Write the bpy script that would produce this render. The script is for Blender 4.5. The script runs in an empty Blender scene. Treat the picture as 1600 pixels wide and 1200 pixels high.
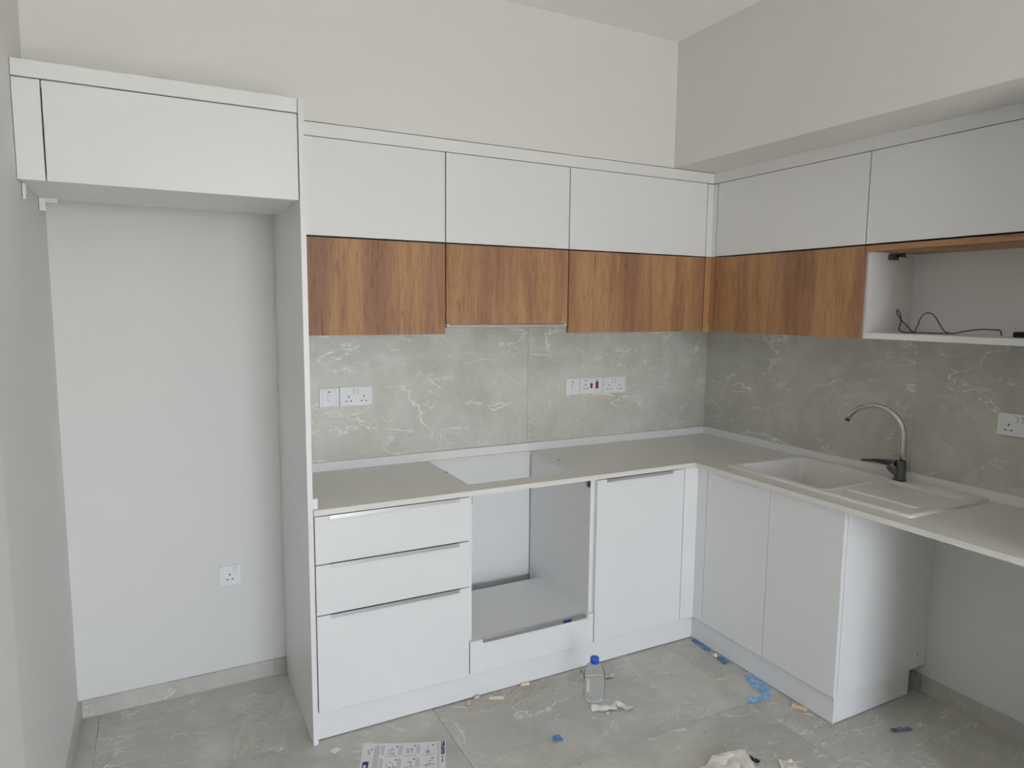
import bpy, bmesh, math, random
from mathutils import Vector, Matrix, noise

random.seed(7)
scn = bpy.context.scene
COL = scn.collection

# ------------------------------------------------------------------ camera
cam_d = bpy.data.cameras.new('camera')
cam_d.sensor_width = 36.0
cam_d.lens = 1069.54 / 1600 * 36.0
cam_d.clip_start = 0.05
cam = bpy.data.objects.new('camera', cam_d)
COL.objects.link(cam)
_right = (0.88716, -0.46136, 0.00924)
_up = (0.04388, 0.10428, 0.99358)
_fwd = (0.45936, 0.88106, -0.11276)
_m = Matrix(((_right[0], _up[0], -_fwd[0], -2.8744),
             (_right[1], _up[1], -_fwd[1], -3.0395),
             (_right[2], _up[2], -_fwd[2], 1.6354),
             (0, 0, 0, 1)))
cam.matrix_world = _m
scn.camera = cam

# ------------------------------------------------------------------ light
scn.view_settings.view_transform = 'Standard'
scn.view_settings.look = 'None'
scn.view_settings.gamma = 1.0
scn.view_settings.use_curve_mapping = False
scn.view_settings.exposure = 0.32
scn.cycles.max_bounces = 12
scn.cycles.diffuse_bounces = 8
scn.cycles.transparent_max_bounces = 16

world = bpy.data.worlds.new('overcast_sky')
scn.world = world
world.use_nodes = True
_bg = world.node_tree.nodes['Background']
_bg.inputs[0].default_value = (0.80, 0.88, 1.0, 1)
_bg.inputs[1].default_value = 9.0

# balcony doorway behind the camera that lets the daylight in
DOOR_X0, DOOR_X1, DOOR_Z1, REAR_Y = -2.75, -1.05, 2.4, -6.0
_pl = bpy.data.lights.new('daylight_portal', 'AREA')
_pl.shape = 'RECTANGLE'
_pl.size = DOOR_X1 - DOOR_X0
_pl.size_y = DOOR_Z1
_pl.cycles.is_portal = True
_po = bpy.data.objects.new('daylight_portal', _pl)
_po.location = ((DOOR_X0 + DOOR_X1) / 2, REAR_Y - 0.12, DOOR_Z1 / 2)
_po.rotation_euler = (math.radians(90), 0, 0)
COL.objects.link(_po)

_sl = bpy.data.lights.new('sun', 'SUN')
_sl.energy = 26.0
_sl.angle = 0.03
_sl.color = (1.0, 0.97, 0.92)
_so = bpy.data.objects.new('sun', _sl)
_so.location = (0, -12, 12)
_so.rotation_euler = (math.radians(28), 0, math.radians(12))
COL.objects.link(_so)


# ------------------------------------------------------------------ helpers
def lin(c):
    return tuple(((v / 255) / 12.92 if v / 255 <= 0.04045 else ((v / 255 + 0.055) / 1.055) ** 2.4) for v in c) + (1.0,)


def nn(nt, kind, **kw):
    n = nt.nodes.new(kind)
    for k, v in kw.items():
        setattr(n, k, v)
    return n


def base_mat(name, col, rough=0.5, metal=0.0, spec=0.5, var=0.02, scale=3.0, bump=0.0, bscale=200.0):
    m = bpy.data.materials.new(name)
    m.use_nodes = True
    nt = m.node_tree
    b = nt.nodes['Principled BSDF']
    b.inputs['Roughness'].default_value = rough
    b.inputs['Metallic'].default_value = metal
    b.inputs['Specular IOR Level'].default_value = spec
    c = col if len(col) == 4 else lin(col)
    tc = nn(nt, 'ShaderNodeTexCoord')
    no = nn(nt, 'ShaderNodeTexNoise')
    no.inputs['Scale'].default_value = scale
    no.inputs['Detail'].default_value = 3
    nt.links.new(tc.outputs['Object'], no.inputs['Vector'])
    mx = nn(nt, 'ShaderNodeMix', data_type='RGBA')
    mx.inputs[6].default_value = tuple(v * (1 - var) for v in c[:3]) + (1,)
    mx.inputs[7].default_value = tuple(min(1, v * (1 + var)) for v in c[:3]) + (1,)
    nt.links.new(no.outputs['Fac'], mx.inputs[0])
    nt.links.new(mx.outputs[2], b.inputs['Base Color'])
    if bump > 0:
        n2 = nn(nt, 'ShaderNodeTexNoise')
        n2.inputs['Scale'].default_value = bscale
        nt.links.new(tc.outputs['Object'], n2.inputs['Vector'])
        bp = nn(nt, 'ShaderNodeBump')
        bp.inputs['Strength'].default_value = bump
        bp.inputs['Distance'].default_value = 0.002
        nt.links.new(n2.outputs['Fac'], bp.inputs['Height'])
        nt.links.new(bp.outputs[0], b.inputs['Normal'])
    return m


def ramp(nt, stops):
    r = nn(nt, 'ShaderNodeValToRGB')
    e = r.color_ramp.elements
    e[0].position, e[0].color = stops[0]
    e[1].position, e[1].color = stops[-1]
    for p, c in stops[1:-1]:
        x = e.new(p)
        x.color = c
    return r


def marble_mat(name, dark, light, vein, rough=0.4, rot=(0, 0, 0), aniso=(1, 1, 1)):
    """grey porcelain: cloudy ground, broken pale veins, a few dark specks"""
    m = bpy.data.materials.new(name)
    m.use_nodes = True
    nt = m.node_tree
    L = nt.links.new
    b = nt.nodes['Principled BSDF']
    b.inputs['Roughness'].default_value = rough
    tc = nn(nt, 'ShaderNodeTexCoord')
    oi = nn(nt, 'ShaderNodeObjectInfo')
    vm = nn(nt, 'ShaderNodeVectorMath', operation='MULTIPLY_ADD')
    cmb = nn(nt, 'ShaderNodeCombineXYZ')
    for i in range(3):
        L(oi.outputs['Random'], cmb.inputs[i])
    L(cmb.outputs[0], vm.inputs[0])
    vm.inputs[1].default_value = (13, 29, 7)
    L(tc.outputs['Object'], vm.inputs[2])
    P = vm.outputs[0]
    # cloudy ground
    n1 = nn(nt, 'ShaderNodeTexNoise')
    n1.inputs['Scale'].default_value = 3.2
    n1.inputs['Detail'].default_value = 9
    n1.inputs['Roughness'].default_value = 0.68
    n1.inputs['Distortion'].default_value = 0.6
    L(P, n1.inputs['Vector'])
    r1 = ramp(nt, [(0.32, lin(dark)), (0.68, lin(light))])
    L(n1.outputs['Fac'], r1.inputs[0])
    col = r1.outputs[0]
    # broken wispy veins: ridges of a stretched, jagged noise, cut up by masks
    for sc, width, lo, hi, seed, amt, rz in ((1.4, 0.0075, 0.47, 0.57, 0.0, 0.95, 0.62), (2.6, 0.0085, 0.49, 0.58, 5.3, 0.8, 0.95), (5.0, 0.010, 0.51, 0.60, 9.1, 0.6, 0.35), (2.2, 0.05, 0.50, 0.66, 13.7, 0.28, 0.5)):
        vr = nn(nt, 'ShaderNodeMapping')
        vr.inputs['Location'].default_value = (seed, seed * 1.7, seed * 0.6)
        vr.inputs['Rotation'].default_value = tuple(rz * q for q in rot)
        vr.inputs['Scale'].default_value = (sc * aniso[0], sc * aniso[1], sc * aniso[2])
        L(P, vr.inputs[0])
        nv = nn(nt, 'ShaderNodeTexNoise')
        nv.inputs['Scale'].default_value = 1.0
        nv.inputs['Detail'].default_value = 7
        nv.inputs['Roughness'].default_value = 0.52
        nv.inputs['Distortion'].default_value = 0.35
        L(vr.outputs[0], nv.inputs['Vector'])
        s = nn(nt, 'ShaderNodeMath', operation='SUBTRACT')
        L(nv.outputs['Fac'], s.inputs[0])
        s.inputs[1].default_value = 0.5
        a = nn(nt, 'ShaderNodeMath', operation='ABSOLUTE')
        L(s.outputs[0], a.inputs[0])
        mr = nn(nt, 'ShaderNodeMapRange', interpolation_type='SMOOTHSTEP')
        mr.inputs[1].default_value = 0.0
        mr.inputs[2].default_value = width
        mr.inputs[3].default_value = 1.0
        mr.inputs[4].default_value = 0.0
        L(a.outputs[0], mr.inputs[0])
        nm = nn(nt, 'ShaderNodeTexNoise')
        nm.inputs['Scale'].default_value = 3.0 + sc * 0.9
        nm.inputs['Detail'].default_value = 5
        nm.inputs['Roughness'].default_value = 0.6
        of2 = nn(nt, 'ShaderNodeVectorMath', operation='ADD')
        of2.inputs[1].default_value = (seed + 3.1, 1.7, seed)
        L(P, of2.inputs[0])
        L(of2.outputs[0], nm.inputs['Vector'])
        mm = nn(nt, 'ShaderNodeMapRange', interpolation_type='SMOOTHSTEP')
        mm.inputs[1].default_value = lo
        mm.inputs[2].default_value = hi
        L(nm.outputs['Fac'], mm.inputs[0])
        mu = nn(nt, 'ShaderNodeMath', operation='MULTIPLY')
        L(mr.outputs[0], mu.inputs[0])
        L(mm.outputs[0], mu.inputs[1])
        m2 = nn(nt, 'ShaderNodeMath', operation='MULTIPLY')
        L(mu.outputs[0], m2.inputs[0])
        m2.inputs[1].default_value = amt
        mx = nn(nt, 'ShaderNodeMix', data_type='RGBA')
        L(m2.outputs[0], mx.inputs[0])
        L(col, mx.inputs[6])
        mx.inputs[7].default_value = lin(vein)
        col = mx.outputs[2]
    # tiny dark pits
    vo = nn(nt, 'ShaderNodeTexNoise')
    vo.inputs['Scale'].default_value = 38
    vo.inputs['Detail'].default_value = 2
    L(P, vo.inputs['Vector'])
    dr = nn(nt, 'ShaderNodeMapRange')
    dr.inputs[1].default_value = 0.77
    dr.inputs[2].default_value = 0.82
    L(vo.outputs['Fac'], dr.inputs[0])
    mx = nn(nt, 'ShaderNodeMix', data_type='RGBA')
    L(dr.outputs[0], mx.inputs[0])
    L(col, mx.inputs[6])
    mx.inputs[7].default_value = lin((88, 84, 78))
    L(mx.outputs[2], b.inputs['Base Color'])
    return m


def wood_mat(name, horizontal=False):
    m = bpy.data.materials.new(name)
    m.use_nodes = True
    nt = m.node_tree
    L = nt.links.new
    b = nt.nodes['Principled BSDF']
    b.inputs['Roughness'].default_value = 0.5
    b.inputs['Specular IOR Level'].default_value = 0.35
    tc = nn(nt, 'ShaderNodeTexCoord')
    oi = nn(nt, 'ShaderNodeObjectInfo')
    sx = nn(nt, 'ShaderNodeSeparateXYZ')
    L(tc.outputs['Object'], sx.inputs[0])
    ad = nn(nt, 'ShaderNodeMath', operation='ADD')
    L(sx.outputs[0], ad.inputs[0])
    L(sx.outputs[1], ad.inputs[1])
    across, along = (sx.outputs[2], ad.outputs[0]) if horizontal else (ad.outputs[0], sx.outputs[2])
    rr = nn(nt, 'ShaderNodeMath', operation='MULTIPLY')
    rr.inputs[1].default_value = 37.0
    L(oi.outputs['Random'], rr.inputs[0])

    def vec(sa, sl):
        c = nn(nt, 'ShaderNodeCombineXYZ')
        m1 = nn(nt, 'ShaderNodeMath', operation='MULTIPLY')
        m1.inputs[1].default_value = sa
        L(across, m1.inputs[0])
        m2 = nn(nt, 'ShaderNodeMath', operation='MULTIPLY')
        m2.inputs[1].default_value = sl
        L(along, m2.inputs[0])
        L(m1.outputs[0], c.inputs[0])
        L(m2.outputs[0], c.inputs[1])
        L(rr.outputs[0], c.inputs[2])
        return c.outputs[0]

    def noi(v, det=4, dist=0.0, rg=0.55):
        n = nn(nt, 'ShaderNodeTexNoise')
        n.inputs['Scale'].default_value = 1.0
        n.inputs['Detail'].default_value = det
        n.inputs['Roughness'].default_value = rg
        n.inputs['Distortion'].default_value = dist
        L(v, n.inputs['Vector'])
        return n.outputs['Fac']
    broad = noi(vec(8, 0.5), 3, 0.2)
    r1 = ramp(nt, [(0.32, lin((152, 111, 86))), (0.45, lin((167, 124, 94))), (0.56, lin((186, 144, 102))), (0.70, lin((158, 115, 86)))])
    L(broad, r1.inputs[0])
    fig = noi(vec(46, 5.0), 6, 1.0, 0.66)
    r2 = ramp(nt, [(0.36, (0.78, 0.75, 0.73, 1)), (0.50, (0.95, 0.95, 0.95, 1)), (0.70, (1.10, 1.08, 1.05, 1))])
    L(fig, r2.inputs[0])
    mx = nn(nt, 'ShaderNodeMix', data_type='RGBA', blend_type='MULTIPLY')
    mx.inputs[0].default_value = 0.75
    L(r1.outputs[0], mx.inputs[6])
    L(r2.outputs[0], mx.inputs[7])
    pores = noi(vec(260, 17), 3, 0.3)
    r3 = ramp(nt, [(0.33, (0.62, 0.57, 0.54, 1)), (0.45, (1, 1, 1, 1)), (1.0, (1.03, 1.03, 1.03, 1))])
    L(pores, r3.inputs[0])
    mx2 = nn(nt, 'ShaderNodeMix', data_type='RGBA', blend_type='MULTIPLY')
    mx2.inputs[0].default_value = 0.7
    L(mx.outputs[2], mx2.inputs[6])
    L(r3.outputs[0], mx2.inputs[7])
    cracks = noi(vec(85, 4.5), 3, 0.6)
    r4 = ramp(nt, [(0.28, (0.50, 0.44, 0.40, 1)), (0.335, (1, 1, 1, 1)), (1.0, (1, 1, 1, 1))])
    L(cracks, r4.inputs[0])
    mx3 = nn(nt, 'ShaderNodeMix', data_type='RGBA', blend_type='MULTIPLY')
    mx3.inputs[0].default_value = 0.8
    L(mx2.outputs[2], mx3.inputs[6])
    L(r4.outputs[0], mx3.inputs[7])
    L(mx3.outputs[2], b.inputs['Base Color'])
    return m


def film_mat(name, col, opacity, rough=0.2, gloss=0.25, var=0.3):
    """thin clear or tinted plastic: see-through, partly diffuse, glossy at a slant"""
    m = bpy.data.materials.new(name)
    m.use_nodes = True
    nt = m.node_tree
    L = nt.links.new
    for n in list(nt.nodes):
        if n.type == 'BSDF_PRINCIPLED':
            nt.nodes.remove(n)
    out = [n for n in nt.nodes if n.type == 'OUTPUT_MATERIAL'][0]
    tr = nn(nt, 'ShaderNodeBsdfTransparent')
    _t = max(lin(col)[:3])
    tr.inputs[0].default_value = tuple(0.78 + 0.21 * v / _t for v in lin(col)[:3]) + (1,)
    df = nn(nt, 'ShaderNodeBsdfDiffuse')
    df.inputs[0].default_value = lin(col)
    gl = nn(nt, 'ShaderNodeBsdfGlossy')
    gl.inputs[0].default_value = (1, 1, 1, 1)
    gl.inputs['Roughness'].default_value = rough
    tc = nn(nt, 'ShaderNodeTexCoord')
    no = nn(nt, 'ShaderNodeTexNoise')
    no.inputs['Scale'].default_value = 40
    L(tc.outputs['Object'], no.inputs['Vector'])
    mr = nn(nt, 'ShaderNodeMapRange')
    mr.inputs[1].default_value, mr.inputs[2].default_value = 0.3, 0.7
    mr.inputs[3].default_value, mr.inputs[4].default_value = max(0, opacity * (1 - var)), min(1, opacity * (1 + var))
    L(no.outputs['Fac'], mr.inputs[0])
    m1 = nn(nt, 'ShaderNodeMixShader')
    L(mr.outputs[0], m1.inputs[0])
    L(tr.outputs[0], m1.inputs[1])
    L(df.outputs[0], m1.inputs[2])
    lw = nn(nt, 'ShaderNodeLayerWeight')
    lw.inputs[0].default_value = gloss
    m2 = nn(nt, 'ShaderNodeMixShader')
    L(lw.outputs['Fresnel'], m2.inputs[0])
    L(m1.outputs[0], m2.inputs[1])
    L(gl.outputs[0], m2.inputs[2])
    L(m2.outputs[0], out.inputs[0])
    return m


M = dict(
    wall=base_mat('wall_paint', (225, 224, 222), 0.75, spec=0.25, var=0.012, bump=0.05, bscale=120),
    ceil=base_mat('ceiling_paint', (240, 240, 239), 0.8, spec=0.2, var=0.01),
    white=base_mat('white_laminate', (229, 229, 229), 0.33, spec=0.45, var=0.006),
    edge=base_mat('white_edging', (232, 232, 232), 0.35, var=0.005),
    inner=base_mat('white_carcass_board', (226, 227, 228), 0.4, var=0.006),
    quartz=base_mat('pale_quartz_worktop', (224, 222, 216), 0.32, var=0.02, scale=90),
    sink=base_mat('white_composite_sink', (230, 227, 224), 0.32, var=0.01, scale=60),
    splash=marble_mat('grey_porcelain_splashback', (190, 188, 180), (216, 215, 208), (240, 239, 233), 0.36, (0, 1, 0), (1.0, 1.0, 2.3)),
    splash_shaded=marble_mat('grey_porcelain_splashback_shaded', (182, 180, 172), (208, 206, 198), (240, 239, 233), 0.36, (-1, 0, 0), (1.0, 1.0, 2.3)),  # same slabs, base colours darkened to paint in the side wall's shade
    floor=marble_mat('grey_porcelain_floor', (174, 172, 165), (203, 201, 194), (224, 222, 215), 0.40, (0, 0, 0.3), (1.0, 2.6, 1.0)),
    grout=base_mat('grout', (112, 108, 102), 0.9, var=0.1, scale=30),
    wgrout=base_mat('pale_grout', (205, 200, 190), 0.9, var=0.08, scale=40),
    wood=wood_mat('brown_oak_laminate'),
    woodh=wood_mat('brown_oak_laminate_cross', True),
    alu=base_mat('brushed_aluminium', (205, 205, 205), 0.28, metal=1.0, var=0.03, scale=20),
    chrome=base_mat('chrome', (205, 206, 208), 0.05, metal=1.0, var=0.01),
    darkchrome=base_mat('smoked_chrome', (112, 114, 118), 0.12, metal=1.0, var=0.02),
    steel=base_mat('grey_steel_hood', (176, 176, 171), 0.35, metal=0.2, var=0.02),
    plastic=base_mat('white_plastic', (232, 234, 236), 0.3, var=0.005),
    offwhite=base_mat('off_white_plastic', (208, 208, 204), 0.45, var=0.01),
    hole=base_mat('hole_shade_and_lens_black', (18, 18, 19), 0.7, var=0.0),  # flat black painting the shade inside holes, also the dark indicator lens
    grey=base_mat('grey_line', (138, 142, 146), 0.5, var=0.0),
    red=base_mat('red_plastic', (150, 18, 44), 0.35, var=0.02),
    darkred=base_mat('dark_red_plastic', (104, 16, 38), 0.35, var=0.02),
    cable=base_mat('dark_purple_cable', (58, 46, 62), 0.5, var=0.05),
    black=base_mat('black_plastic', (16, 17, 18), 0.4, var=0.05),
    bluecap=base_mat('blue_plastic_cap', (30, 86, 200), 0.4, var=0.03),
    bluedark=base_mat('dark_blue_plastic', (34, 52, 104), 0.4, var=0.05),
    bottle=film_mat('clear_bottle_plastic', (225, 230, 230), 0.10, 0.08, 0.08, 0.03),
    film=film_mat('clear_packing_film', (240, 239, 236), 0.22, 0.4, 0.04),
    wrap=film_mat('milky_packing_film', (236, 231, 224), 0.82, 0.4, 0.05, 0.08),
    bluefilm=film_mat('blue_protective_film', (150, 196, 240), 0.74, 0.35, 0.05),
    tealfilm=film_mat('teal_protective_film', (92, 146, 196), 0.75, 0.35, 0.05),
    navyfilm=film_mat('navy_protective_film', (96, 116, 156), 0.55, 0.35, 0.05),
    paper=base_mat('white_paper', (226, 226, 226), 0.8, var=0.03, scale=25),
    ink=base_mat('grey_ink', (118, 114, 128), 0.8, var=0.1),
    violet=base_mat('violet_ink', (70, 58, 128), 0.8, var=0.08),
    paleviolet=base_mat('pale_violet_ink', (150, 144, 184), 0.8, var=0.06),
    chip=base_mat('pale_chipboard', (232, 220, 194), 0.9, var=0.15, scale=80),
    chip2=base_mat('tan_wood', (214, 192, 158), 0.85, var=0.15, scale=80),
    beige=base_mat('beige_card', (206, 194, 178), 0.85, var=0.1, scale=60),
    tan=base_mat('reddish_sawdust', (178, 158, 138), 0.95, var=0.2, scale=200),
    yellow=base_mat('yellowish_foam', (196, 191, 158), 0.8, var=0.1, scale=90),
    dirt=base_mat('dark_dirt', (104, 99, 92), 0.9, var=0.2, scale=90),
    plaster=base_mat('white_plaster_crumb', (228, 226, 220), 0.9, var=0.05),
    ground=base_mat('outdoor_paving', (150, 146, 138), 0.9, var=0.1),
)

WL = {}


def bm_new():
    return bmesh.new()


def box(bm, x0, x1, y0, y1, z0, z1, bev=0.0):
    x0, x1 = min(x0, x1), max(x0, x1)
    y0, y1 = min(y0, y1), max(y0, y1)
    z0, z1 = min(z0, z1), max(z0, z1)
    v = [bm.verts.new((x, y, z)) for x in (x0, x1) for y in (y0, y1) for z in (z0, z1)]
    fs = []
    for f in ((0, 1, 3, 2), (4, 6, 7, 5), (0, 4, 5, 1), (2, 3, 7, 6), (0, 2, 6, 4), (1, 5, 7, 3)):
        fs.append(bm.faces.new([v[i] for i in f]))
    if bev > 0:
        es = list({e for f in fs for e in f.edges})
        bmesh.ops.bevel(bm, geom=es, offset=bev, offset_type='OFFSET', segments=1, profile=0.5, affect='EDGES')
    return bm


def B(*a, **k):
    return box(bm_new(), *a, **k)


def lathe(bm, cx, cy, prof, n=28, cap0=True, cap1=True):
    rings = []
    for r, z in prof:
        rings.append([bm.verts.new((cx + r * math.cos(2 * math.pi * i / n), cy + r * math.sin(2 * math.pi * i / n), z)) for i in range(n)])
    for a, b in zip(rings, rings[1:]):
        for i in range(n):
            bm.faces.new((a[i], a[(i + 1) % n], b[(i + 1) % n], b[i]))
    if cap0:
        bm.faces.new(list(reversed(rings[0])))
    if cap1:
        bm.faces.new(rings[-1])
    return bm


def smooth_path(pts, k=6):
    pts = [Vector(p) for p in pts]
    out = []
    for i in range(len(pts) - 1):
        p0 = pts[max(0, i - 1)]
        p1, p2 = pts[i], pts[i + 1]
        p3 = pts[min(len(pts) - 1, i + 2)]
        for j in range(k):
            t = j / k
            out.append(0.5 * ((2 * p1) + (p2 - p0) * t + (2 * p0 - 5 * p1 + 4 * p2 - p3) * t * t + (3 * p1 - p0 - 3 * p2 + p3) * t ** 3))
    out.append(pts[-1])
    return out


def tube(bm, pts, r, n=10):
    pts = [Vector(p) for p in pts]
    rings = []
    side = None
    for i, p in enumerate(pts):
        d = (pts[min(i + 1, len(pts) - 1)] - pts[max(i - 1, 0)]).normalized()
        if side is None:
            side = d.cross(Vector((0, 0, 1)))
            if side.length < 0.1:
                side = d.cross(Vector((1, 0, 0)))
        side = (side - d * side.dot(d)).normalized()
        up = d.cross(side)
        rr = r[i] if isinstance(r, (list, tuple)) else r
        rings.append([bm.verts.new(p + rr * (math.cos(2 * math.pi * k / n) * side + math.sin(2 * math.pi * k / n) * up)) for k in range(n)])
    for a, b in zip(rings, rings[1:]):
        for k in range(n):
            bm.faces.new((a[k], a[(k + 1) % n], b[(k + 1) % n], b[k]))
    bm.faces.new(list(reversed(rings[0])))
    bm.faces.new(rings[-1])
    return bm


def prism(bm, outline, z0, z1):
    a = [bm.verts.new((x, y, z0)) for x, y in outline]
    b = [bm.verts.new((x, y, z1)) for x, y in outline]
    n = len(a)
    for i in range(n):
        bm.faces.new((a[i], a[(i + 1) % n], b[(i + 1) % n], b[i]))
    bm.faces.new(list(reversed(a)))
    bm.faces.new(b)
    return bm


def make(name, bm, mat, parent=None, smooth=False, base=None):
    bmesh.ops.recalc_face_normals(bm, faces=bm.faces)
    me = bpy.data.meshes.new(name)
    if parent is not None:
        org = WL[parent.name]
    elif base is not None:
        org = Vector(base)
    else:
        xs = [v.co.x for v in bm.verts]
        ys = [v.co.y for v in bm.verts]
        zs = [v.co.z for v in bm.verts]
        org = Vector(((min(xs) + max(xs)) / 2, (min(ys) + max(ys)) / 2, min(zs)))
    bmesh.ops.translate(bm, verts=bm.verts, vec=-org)
    bm.to_mesh(me)
    bm.free()
    me.materials.append(M[mat] if isinstance(mat, str) else mat)
    if smooth:
        for p in me.polygons:
            p.use_smooth = True
    o = bpy.data.objects.new(name, me)
    COL.objects.link(o)
    if parent is not None:
        o.parent = parent
    else:
        o.location = org
    WL[o.name] = org.copy()
    return o


def tag(o, label, cat, group=None, kind=None):
    o['label'] = label
    o['category'] = cat
    if group:
        o['group'] = group
    if kind:
        o['kind'] = kind
    return o


def thing(name, loc, label, cat, group=None):
    o = bpy.data.objects.new(name, None)
    o.empty_display_size = 0.05
    o.location = loc
    COL.objects.link(o)
    WL[o.name] = Vector(loc)
    return tag(o, label, cat, group)


def struct(name, bm, mat, label=None):
    o = make(name, bm, mat)
    o['kind'] = 'structure'
    if label:
        o['label'] = label
    return o


def struct_empty(name, loc, label=None):
    o = bpy.data.objects.new(name, None)
    o.location = loc
    o['kind'] = 'structure'
    if label:
        o['label'] = label
    COL.objects.link(o)
    WL[o.name] = Vector(loc)
    return o


# ------------------------------------------------------------------ measured layout (metres)
ZC = 2.908                 # ceiling
XL = -3.208                # left wall
XP0, XP1 = -2.417, -2.399  # tall end panel
YD, YK = -0.595, -0.569    # back run: door face, plinth face
XD, XK = -0.584, -0.562    # right run: door face, plinth face
T = 0.018

# ------------------------------------------------------------------ the room
fl = struct('floor', B(-7.6, 0.1, -6.0, 0.1, -0.08, -0.0012), 'grout', 'grey porcelain tiled floor, dusty and littered')


def floor_tile(x0, x1, y0, y1):
    make('tile', B(x0 + 0.0007, x1 - 0.0007, y0 + 0.0007, y1 - 0.0007, -0.012, 0.0, 0.0005), 'floor', fl)


xb = [0.1, -0.737, -1.937, -3.137, -4.337, -5.537, -6.737, -7.6]
rows = [(0.1, -1.115, xb), (-1.115, -2.315, xb), (-2.315, -3.515, xb), (-3.515, -4.715, xb), (-4.715, -6.0, xb)]
for y1, y0, xs in rows:
    for a, b in zip(xs, xs[1:]):
        floor_tile(b, a, y0, y1)

struct('ceiling', B(-7.6, 0.1, -6.1, 0.1, ZC, ZC + 0.1), 'ceil', 'plain white ceiling')
wb = struct('wall_back', B(-5.0, 0.1, 0.003, 0.103, -0.08, ZC), 'wall', 'plain painted back wall of the kitchen')
wr = struct('wall_right', B(0.003, 0.103, -6.1, 0.003, -0.08, ZC), 'wall', 'plain painted right wall of the kitchen')
_b = box(bm_new(), -3.36, XL, -1.08, 0.003, -0.08, ZC)
prism(_b, [(-3.36, -1.08), (-3.36, -2.0), (-3.29, -2.0), (XL, -1.08)], -0.08, ZC)
box(_b, -7.6, -3.29, -2.0, -1.9, -0.08, ZC)
struct('wall_left', _b, 'wall', 'painted left wall that ends in a corner beside the fridge niche')
_b = box(bm_new(), -7.6, DOOR_X0, -6.1, REAR_Y, -0.08, ZC)
box(_b, DOOR_X1, 0.1, -6.1, REAR_Y, -0.08, ZC)
box(_b, DOOR_X0, DOOR_X1, -6.1, REAR_Y, DOOR_Z1, ZC)
struct('wall_rear', _b, 'wall')
struct('wall_hall', B(-7.6, -7.5, -6.1, -2.0, -0.08, ZC), 'wall')
_b = box(bm_new(), DOOR_X0, DOOR_X0 + 0.05, -6.08, -6.02, 0, DOOR_Z1)
box(_b, DOOR_X1 - 0.05, DOOR_X1, -6.08, -6.02, 0, DOOR_Z1)
box(_b, DOOR_X0 + 0.05, DOOR_X1 - 0.05, -6.08, -6.02, DOOR_Z1 - 0.05, DOOR_Z1)
struct('door_1', _b, 'plastic', 'frame of the open balcony doorway')
struct('ground', B(-40, 40, -80, -6.1, -0.3, -0.15), 'ground')
struct('wall_end', B(-0.556, 0.003, -2.17, -2.051, -0.08, ZC), 'wall', 'short painted return wall closing the right end of the kitchen')
struct('trim_1', B(-0.577, 0.003, -6.0, 0.003, 2.3185, ZC), 'wall', 'deep boxed-in beam above the right wall cabinets')
struct('trim_2', B(XL, -0.577, -0.3335, 0.003, 2.3178, ZC), 'wall', 'boxed-in bulkhead above the back wall cabinets, flush with their cornice')

# splashback slabs on the walls
for x0, x1 in ((-2.399, -1.2), (-1.2, 0.0)):
    make('tile', B(x0 + 0.0006, x1 - 0.0006, 0.0, 0.006, 0.90, 1.56), 'splash', wb)
for y0, y1 in ((-1.26, -0.0), (-2.05, -1.26)):
    make('tile', B(0.0, 0.006, y0 + 0.0006, y1 - 0.0006, 0.90, 1.56), 'splash_shaded', wr)


# skirting tiles
def skirting(name, axis, spans, h=0.07, label=None):
    s = struct_empty(name, (-2.8, 0, 0) if axis == 'y' else ((XL, -0.5, 0) if axis == 'l' else (0, -1.7, 0)), label)
    for a, b in spans:
        if axis == 'y':
            make('tile', B(a, b, -0.009, 0.003, 0.002, h, 0.0008), 'floor', s)
        elif axis == 'l':
            make('tile', B(XL, XL + 0.01, a, b, 0.002, h, 0.0008), 'floor', s)
        else:
            make('tile', B(-0.008, 0.003, a, b, 0.002, h, 0.0008), 'floor', s)
    return s


sk = skirting('baseboard_back', 'y', ((XL + 0.011, -2.479), (-2.474, XP0 - 0.001)), label='grey marble-look tile skirting along the back wall of the fridge niche')
make('grout_line', B(XL + 0.012, XP0 - 0.002, -0.0115, -0.009, 0.0, 0.003), 'wgrout', sk)
make('grout_line', B(-2.479, -2.474, -0.0085, -0.002, 0.002, 0.069), 'wgrout', sk)
sk = skirting('baseboard_left', 'l', ((-1.078, -0.0),), label='grey tile skirting on the left wall')
sk = skirting('baseboard_right', 'x', ((-2.0505, -1.385), (-1.38, -0.6)), label='grey tile skirting on the right wall under the worktop')
make('grout_line', B(-0.011, -0.008, -2.0, -1.1, 0.0, 0.003), 'wgrout', sk)

# ------------------------------------------------------------------ tall end panel
_b = prism(bm_new(), [(-0.591, 0.0), (-0.001, 0.0), (-0.001, 2.3165), (-0.336, 2.3165), (-0.336, 2.322), (-0.591, 2.322)], XP0, XP1)
for _v in _b.verts:
    _v.co = Vector((_v.co.z, _v.co.x, _v.co.y))
tag(make('end_panel', _b, 'white'),
    'tall white end panel standing between the fridge niche and the worktop', 'panel')

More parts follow.
